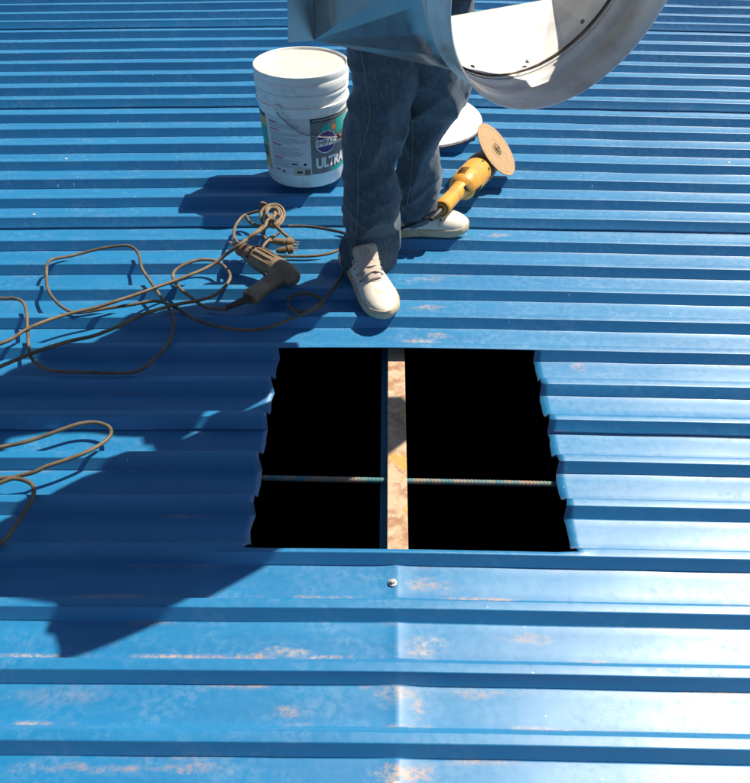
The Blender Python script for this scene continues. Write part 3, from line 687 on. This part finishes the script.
dcol = td.mix(td.math('MULTIPLY', td.ramp(fz2, .45, .62), .35), dcol, (.14, .18, .20))
td.set(col=dcol, rough=.85, sheen=.25, spec=.25)
td.bump(td.math('ADD', td.math('MULTIPLY', wv.outputs['Fac'], .3), td.math('MULTIPLY', fz2, .8)), .3, .0018)

# the body: one continuous figure
b = MB()
def cap_tube(pts, rad, n=16, **k):
    pts = [Vector(p) for p in pts]; b.tube(catmull(pts, 4), [lerp_table([(i, r) for i, r in enumerate(rad)], j / 4)[0] for j in range(4 * (len(pts) - 1) + 1)], n, **k)
def ellip(c, rx, ry, rz, fx=None, n=20, m=12):
    fx = fx or FD; sx = Vector((0, 0, 1)).cross(fx)
    b.rings([[Vector(c) + fx * (rx * sin(pi * i / m) * cos(2 * pi * j / n)) + sx * (ry * sin(pi * i / m) * sin(2 * pi * j / n)) + Vector((0, 0, -rz * cos(pi * i / m))) for j in range(n)] for i in range(1, m)])
U = Vector((0, 0, 1))
chest = hipc + U * .36 + FD * .015; neck = hipc + U * .54 + FD * .03; headc = hipc + U * .70 + FD * .075
for sg, hip in ((1, RD), (-1, -RD)): pass
b.rings([[hipc + U * z + FD * (f_ + d * sin(2 * pi * j / 28)) + RD * (w * cos(2 * pi * j / 28)) for j in range(28)] for z, w, d, f_ in ((-.10, .12, .085, 0), (0, .155, .105, 0), (.10, .145, .095, .0), (.22, .15, .10, .005), (.36, .17, .115, .015), (.45, .165, .10, .015), (.50, .11, .075, .015))])
cap_tube([chest + U * .10, neck, headc - FD * .01 - U * .05], [.07, .058, .055])
ellip(headc + U * .02 - FD * .005, .098, .078, .115); ellip(headc - U * .065 + FD * .025, .062, .055, .065)
ellip(headc - U * .005 + FD * .102, .020, .013, .030); ellip(headc - U * .022 + FD * .112, .014, .017, .010)          # nose
ellip(headc - U * .062 + FD * .083, .012, .026, .008); ellip(headc - U * .075 + FD * .080, .012, .022, .009)           # lips
ellip(headc - U * .112 + FD * .066, .022, .026, .020)
for s_ in (-1, 1):
    ellip(headc + RD * s_ * .080 - U * .005, .022, .010, .032); ellip(headc + RD * s_ * .034 + FD * .085 + U * .030, .012, .026, .009)
# legs inside the jeans, down to the ankles
def leg_line(ax):
    q = [ax[0], ax[4], ax[9], ax[20], ax[32], ax[46], ax[60], ax[-1]]
    return [(c, min(a, d)) for c, a, d in q]
for ax, rr in ((axA, (.075, .075, .068, .058, .050, .040, .030, .028)), (axB, (.075, .075, .062, .052, .046, .040, .030, .030))):
    pl = leg_line(ax)
    if ax is axA: pl = [(p - fA * (.035 * max(0, min(1, (.36 - p.z) / .15))), w) for p, w in pl]
    cap_tube([p for p, _ in pl], [min(r, w * .8) for r, (_, w) in zip(rr, pl)])
# arms: shoulder, elbow, wrist, hand gripping a side edge of the hood
def arm(sg, grip, elbow_out, outd):
    sh = hipc + U * .46 + RD * sg * .185 + FD * .01
    wr = grip - FD * .085 + U * .005
    el = (sh + wr) / 2 + elbow_out
    cap_tube([chest + U * .07 + RD * sg * .09, sh, (sh + el) / 2, el, (el + wr) / 2, wr], [.06, .058, .048, .041, .039, .029])
    ax = (grip - wr).normalized()
    pm = wr + ax * .055; side = U
    # palm, four fingers curling over the edge, thumb closing from inside
    b.rings([[wr + ax * a + side * (w * cos(2 * pi * j / 14)) + outd * (t * sin(2 * pi * j / 14)) for j in range(14)] for a, w, t in ((0, .028, .020), (.03, .036, .017), (.065, .041, .015), (.085, .040, .013))])
    for k, (ln, h) in enumerate(((.88, .031), (1., .011), (.94, -.010), (.74, -.030))):
        p0 = wr + ax * .080 + side * h
        p1 = p0 + ax * .030 * ln + outd * .010; p2 = p1 + ax * .020 * ln - outd * .016 * ln; p3 = p2 - ax * .004 - outd * .020 * ln
        b.tube([p0 - ax * .012, p0, p1, p2, p3], [.0098, .0098, .0092, .0086, .0068], 10)
    t0 = wr + ax * .030 + side * .034; t1 = t0 + ax * .026 + side * .016 - outd * .014; t2 = t1 + ax * .028 - outd * .012 - side * .004
    b.tube([t0 - side * .012, t0, t1, t2], [.014, .0125, .011, .0085], 10)
    return sh, el, wr
gR = hp(-HS / 2 - .050, -.02, .0); gL = hp(HS / 2 + .030, .225, -.02)
armR = arm(1, gR, RD * .09 - U * .07, RD); armL = arm(-1, gL, -RD * .03 - U * .12, -RD)
bm_ = remesh(b, .0052, 3)
for v in bm_.vertices: v.co -= PO
person = obj('person', bm_, M_skin, None, True, loc=PO)
tag(person, 'person in dark jeans and white sneakers holding up the metal hood', 'person')
jeans = obj('jeans', jm, td.mat, person, True)

# eyes, hair under a cap, shirt
for s_ in (-1, 1):
    b = MB(); ellip(headc + RD * s_ * .034 + FD * .083 + U * .008 - PO, .011, .013, .0075, n=12, m=8); b.build('eye', simple('eye_white', (.6, .58, .55), .2), person)
    b = MB(); ellip(headc + RD * s_ * .034 + FD * .0925 + U * .008 - PO, .0025, .005, .005, n=10, m=6); b.build('iris', simple('iris_brown', (.03, .015, .01), .2), person)
b = MB(); ellip(headc + U * .035 - FD * .022 - PO, .094, .082, .108); me = remesh(b, .006, 1)
displace(me, lambda p: .004 * noise.noise(Vector(p) * 60)); obj('hair', me, worn('dark_hair', (.012, .009, .007), (.03, .02, .015), .6, 90), person, True)
b = MB(); ellip(headc + U * .062 - FD * .005 - PO, .108, .089, .088)
bc = headc + U * .05 + FD * .07 - PO; b.rings([[bc + FD * (.085 * max(0, sin(2 * pi * j / 24)) + .03 * min(0, sin(2 * pi * j / 24))) + RD * .078 * cos(2 * pi * j / 24) - U * (.018 * max(0, sin(2 * pi * j / 24))) + U * dz for j in range(24)] for dz in (0, .006)])
b.build('cap', worn('faded_cap', (.05, .05, .055), (.10, .09, .08), .8, 20), person, True, 50)
b = MB()
b.rings([[hipc + U * z + FD * (f_ + d * sin(2 * pi * j / 36)) + RD * (w * cos(2 * pi * j / 36)) for j in range(36)] for z, w, d, f_ in ((-.115, .20, .18, .180), (-.03, .21, .19, .165), (.06, .215, .195, .135), (.14, .21, .19, .09), (.24, .205, .168, .05), (.36, .21, .145, .015), (.45, .195, .125, .015), (.505, .12, .09, .018), (.52, .075, .07, .02))])  # front hem pushed forward, out of view, to fill the cast shadow
for sh, el, wr in (armR, armL):
    b.tube([chest + U * .07 + (sh - chest) * .3, sh, sh.lerp(el, .5), el, el.lerp(wr, .5), wr.lerp(el, .12)], [.080, .082, .074, .068, .060, .046], 18)
me = remesh(b, .008, 5); displace(me, lambda p: .007 * (1 - 2 * abs(noise.noise(Vector((p.x * 8, p.y * 8, p.z * 6))))) + .003 * noise.noise(Vector(p) * 25))
for v in me.vertices: v.co -= PO
obj('shirt', me, M_shirt, person, True)

# seams down the outer leg: raised double-stitched ridge on the jeans surface
from mathutils.bvhtree import BVHTree
bvh = BVHTree.FromPolygons([v.co.copy() for v in jm.vertices], [tuple(p.vertices) for p in jm.polygons])
M_stitch = simple('pale_stitch', (.16, .16, .14), .8)
def seam(rows):
    pts = []
    for i, (px, py, D) in enumerate(rows): pts.append(at_y(px, py, D))
    pts = catmull(pts, 14); out = []
    eye = Vector((0, 0, CAM_H))
    for p in pts:
        d = (p - eye).normalized(); h = bvh.ray_cast(eye - PO, d)
        if h[0] is not None and (not out or (h[0] - out[-1]).length < .06): out.append(h[0] + h[1] * .0006)
    if len(out) > 4:
        b = MB(); b.tube(out, .0016, 6); b.build('seam', M_stitch, jeans)
seam([(361, 52, 2), (366, 80, 2), (370, 112, 2), (364, 140, 2), (358.5, 165, 2), (358, 200, 2), (356, 235, 2), (352, 262, 2)])
seam([(411, 110, 2.1), (413, 140, 2.1), (411, 175, 2.1), (407, 205, 2.1)])

# shoes
tl = NT('white_leather'); tl.set(col=tl.mix(tl.math('MULTIPLY', tl.ramp(tl.noise(30, 8, .72), .46, .66), .6), (.70, .65, .57), (.34, .26, .19)), rough=.5); tl.bump(tl.noise(90, 4), .12, .002)
M_leather = tl.mat
M_sole = worn('tan_rubber_sole', (.55, .44, .31), (.36, .26, .17), .65, 26, amt=.7)
M_tongue = worn('beige_tongue', (.50, .41, .35), (.40, .31, .26), .75, 40, amt=.6)
M_lace = worn('grubby_lace', (.52, .44, .38), (.34, .27, .22), .8, 60)
M_in = simple('dark_lining', (.02, .014, .012), .9)
def shoe(heel, toe, label, flip=1, tongue=1.0):
    ax = (toe - heel).normalized(); sd_ = Vector((0, 0, 1)).cross(ax); o0 = heel.copy() - PO
    L = (toe - heel).length
    root = obj('shoe', None, parent=person, loc=o0); root['label'] = label
    def sp_(t, s, z): return ax * (t * L) + sd_ * (s * flip) + U * z
    WT = [(0, .012), (.02, .024), (.06, .033), (.15, .038), (.3, .038), (.45, .042), (.6, .049), (.72, .0525), (.83, .050), (.91, .041), (.96, .028), (.985, .016), (1., .006)]
    def w_at(t): return lerp_table(WT, t)[0]
    def cx(t): return .006 * sin(pi * min(1, max(0, t))) - .004 * max(0, t - .7) / .3
    ts = [0, .01, .03, .06, .1, .16, .22, .3, .38, .46, .54, .62, .7, .76, .82, .87, .91, .94, .965, .985, .995, 1.]
    # sole: outline extruded with a rounded foxing
    def outline(gr, z, lift=0.):
        left = [sp_(t + (gr * .6 if t > .9 else (-gr * .6 if t < .05 else 0)), cx(t) + w_at(t) + gr, z + lift * max(0, t - .75)) for t in ts]
        right = [sp_(t + (gr * .6 if t > .9 else (-gr * .6 if t < .05 else 0)), cx(t) - w_at(t) - gr, z + lift * max(0, t - .75)) for t in reversed(ts)]
        return left + right
    b = MB(); b.rings([outline(.000, .002, .03), outline(.0035, .005, .03), outline(.004, .013, .03), outline(.0045, .0145, .03), outline(.004, .0165, .03), outline(.0035, .025, .03), outline(.001, .028, .03)]); b.build('sole', M_sole, root, True, 50)
    # upper
    HT = [(0, .060), (.05, .078), (.12, .080), (.22, .070), (.34, .074), (.42, .086), (.50, .086), (.58, .076), (.68, .065), (.78, .057), (.86, .050), (.92, .043), (.96, .036), (.985, .030), (1., .026)]
    b = MB(); rs = []; m = 22
    for t in ts:
        w = w_at(t); hgt = lerp_table(HT, t)[0]; z0 = .024 + .03 * max(0, t - .75)
        taper = .62 if t < .5 else .62 + .16 * min(1, (t - .5) / .3)
        ring_ = []
        for j in range(m + 1):
            a = pi * j / m; ca, sa = cos(a), sin(a)
            e_ = .62
            xx = (abs(ca) ** e_) * (1 if ca >= 0 else -1); zz_ = abs(sa) ** .72
            ring_.append(sp_(t, cx(t) + w * xx * (1 - (1 - taper) * zz_ ** 1.5 * .9), z0 + (hgt - .024) * zz_))
        rs.append(ring_)
    b.rings(rs, False, False, False)
    me = b.mesh('upper'); sharp(me, 60)
    up_ = obj('upper', me, M_leather, root); ss = up_.modifiers.new('s', 'SUBSURF'); ss.levels = 1; ss.render_levels = 2
    # toe cap stitch line and side panels
    for tt, name in ((.70, 'toe_seam'),):
        w = w_at(tt); b = MB(); pts = []
        for j in range(1, 20):
            a = pi * j / 20; dt = -.10 * abs(cos(a)) ** 1.5
            t_ = tt + dt; w = w_at(t_); hgt = lerp_table(HT, t_)[0]; xx = (abs(cos(a)) ** .62) * (1 if cos(a) >= 0 else -1); zz_ = abs(sin(a)) ** .72
            taper = .62 if t_ < .5 else .62 + .16 * min(1, (t_ - .5) / .3)
            pts.append(sp_(t_, cx(t_) + w * xx * (1 - (1 - taper) * zz_ ** 1.5 * .9) * 1.005, .0245 + (hgt - .024) * zz_))
        b.tube(pts, .0013, 6); b.build(name, M_tongue, up_)
    # collar opening, dark inside
    b = MB(); b.rings([[sp_(.23 + .145 * cos(2 * pi * j / 24), .026 * sin(2 * pi * j / 24), z + .004 * cos(2 * pi * j / 24)) for j in range(24)] for z in (.072, .0815)], True, False, True); b.build('lining', M_in, root)
    b = MB(); cr = [sp_(.24 + .145 * cos(2 * pi * j / 32), .0235 * sin(2 * pi * j / 32), .078 + .006 * cos(2 * pi * j / 32)) for j in range(33)]; b.tube(cr, .0065, 10); b.build('collar', M_leather, root)
    # tongue: padded slab rising from the vamp in front of the ankle
    b = MB(); rs = []
    prof_ = [(.68, .066, .022), (.63, .079, .027), (.57, .089, .031), (.52, .098, .034), (.485, .108, .0365), (.468, .116, .0370), (.455, .125, .0355), (.449, .130, .030), (.447, .132, .020)]
    for i, (t, z, hw) in enumerate(prof_):
        z = .066 + (z - .066) * tongue; nrm = (ax * .9 + U * .35) if i > 3 else (U * .95 + ax * .25)
        th_ = .008 if i < 7 else .004
        rs.append([sp_(t, 0, z) + sd_ * (hw * (abs(cos(a)) ** .5) * (1 if cos(a) >= 0 else -1)) + nrm * (th_ * sin(a) - .004 * (abs(cos(a)) ** 2)) for a in [2 * pi * j / 24 for j in range(24)]])
    b.rings(rs); tg = b.build('tongue', M_tongue, root, True, 60)
    # emblem: ring with two strokes on the tongue
    ec = sp_(.463, 0, .066 + (.120 - .066) * tongue); nrm = (ax * .93 + U * .36).normalized(); upd = (U - nrm * U.dot(nrm)).normalized(); sr = upd.cross(nrm)
    ec = ec + nrm * .0105
    b = MB(); b.tube([ec + (upd * cos(2 * pi * j / 24) + sr * sin(2 * pi * j / 24)) * .0125 for j in range(25)], .0013, 6)
    b.tube([ec + sr * -.004 + upd * -.006, ec + sr * -.004 + upd * .006, ec + sr * .003 + upd * .005, ec + sr * .003 + upd * .001, ec + sr * -.004, ec + sr * .005 + upd * -.002, ec + sr * .004 + upd * -.006, ec + sr * -.004 + upd * -.006], .0010, 6)
    b.build('emblem', M_lace, tg)
    # laces
    for i, t in enumerate((.645, .59, .535, .485)):
        z = lerp_table(HT, t)[0] + .0105 + .0022 * i; b = MB(); hw = .027 + .002 * i
        b.tube(catmull([sp_(t - .02, -hw - .006, z - .020), sp_(t - .01, -hw, z - .006), sp_(t, -.012, z + .006), sp_(t + .008 * (1 if i % 2 else -1), .0, z + .0075), sp_(t, .012, z + .006), sp_(t - .01, hw, z - .006), sp_(t - .02, hw + .006, z - .020)], 5), .0042, 8, flat=.5); b.build('lace', M_lace, root)
        for s_ in (-1, 1):
            b = MB(); p = sp_(t - .02, s_ * (hw + .0075), z - .021); b.lathe([(.0035, 0), (.003, .0012)], Matrix.Translation(p) @ (sd_ * s_ * flip + U * .9).to_track_quat('Z', 'Y').to_matrix().to_4x4(), 10); b.build('eyelet', M_in, root)
    return root
zA = 0.0
shoe(at_z(347, 256, .0), at_z(389, 321, .0), 'white sneaker pointing at the camera', 1, 1.0)
shoe(at_z(389, 233, .0) , at_z(467.5, 229, .0), 'white sneaker pointing right', 1, .45)
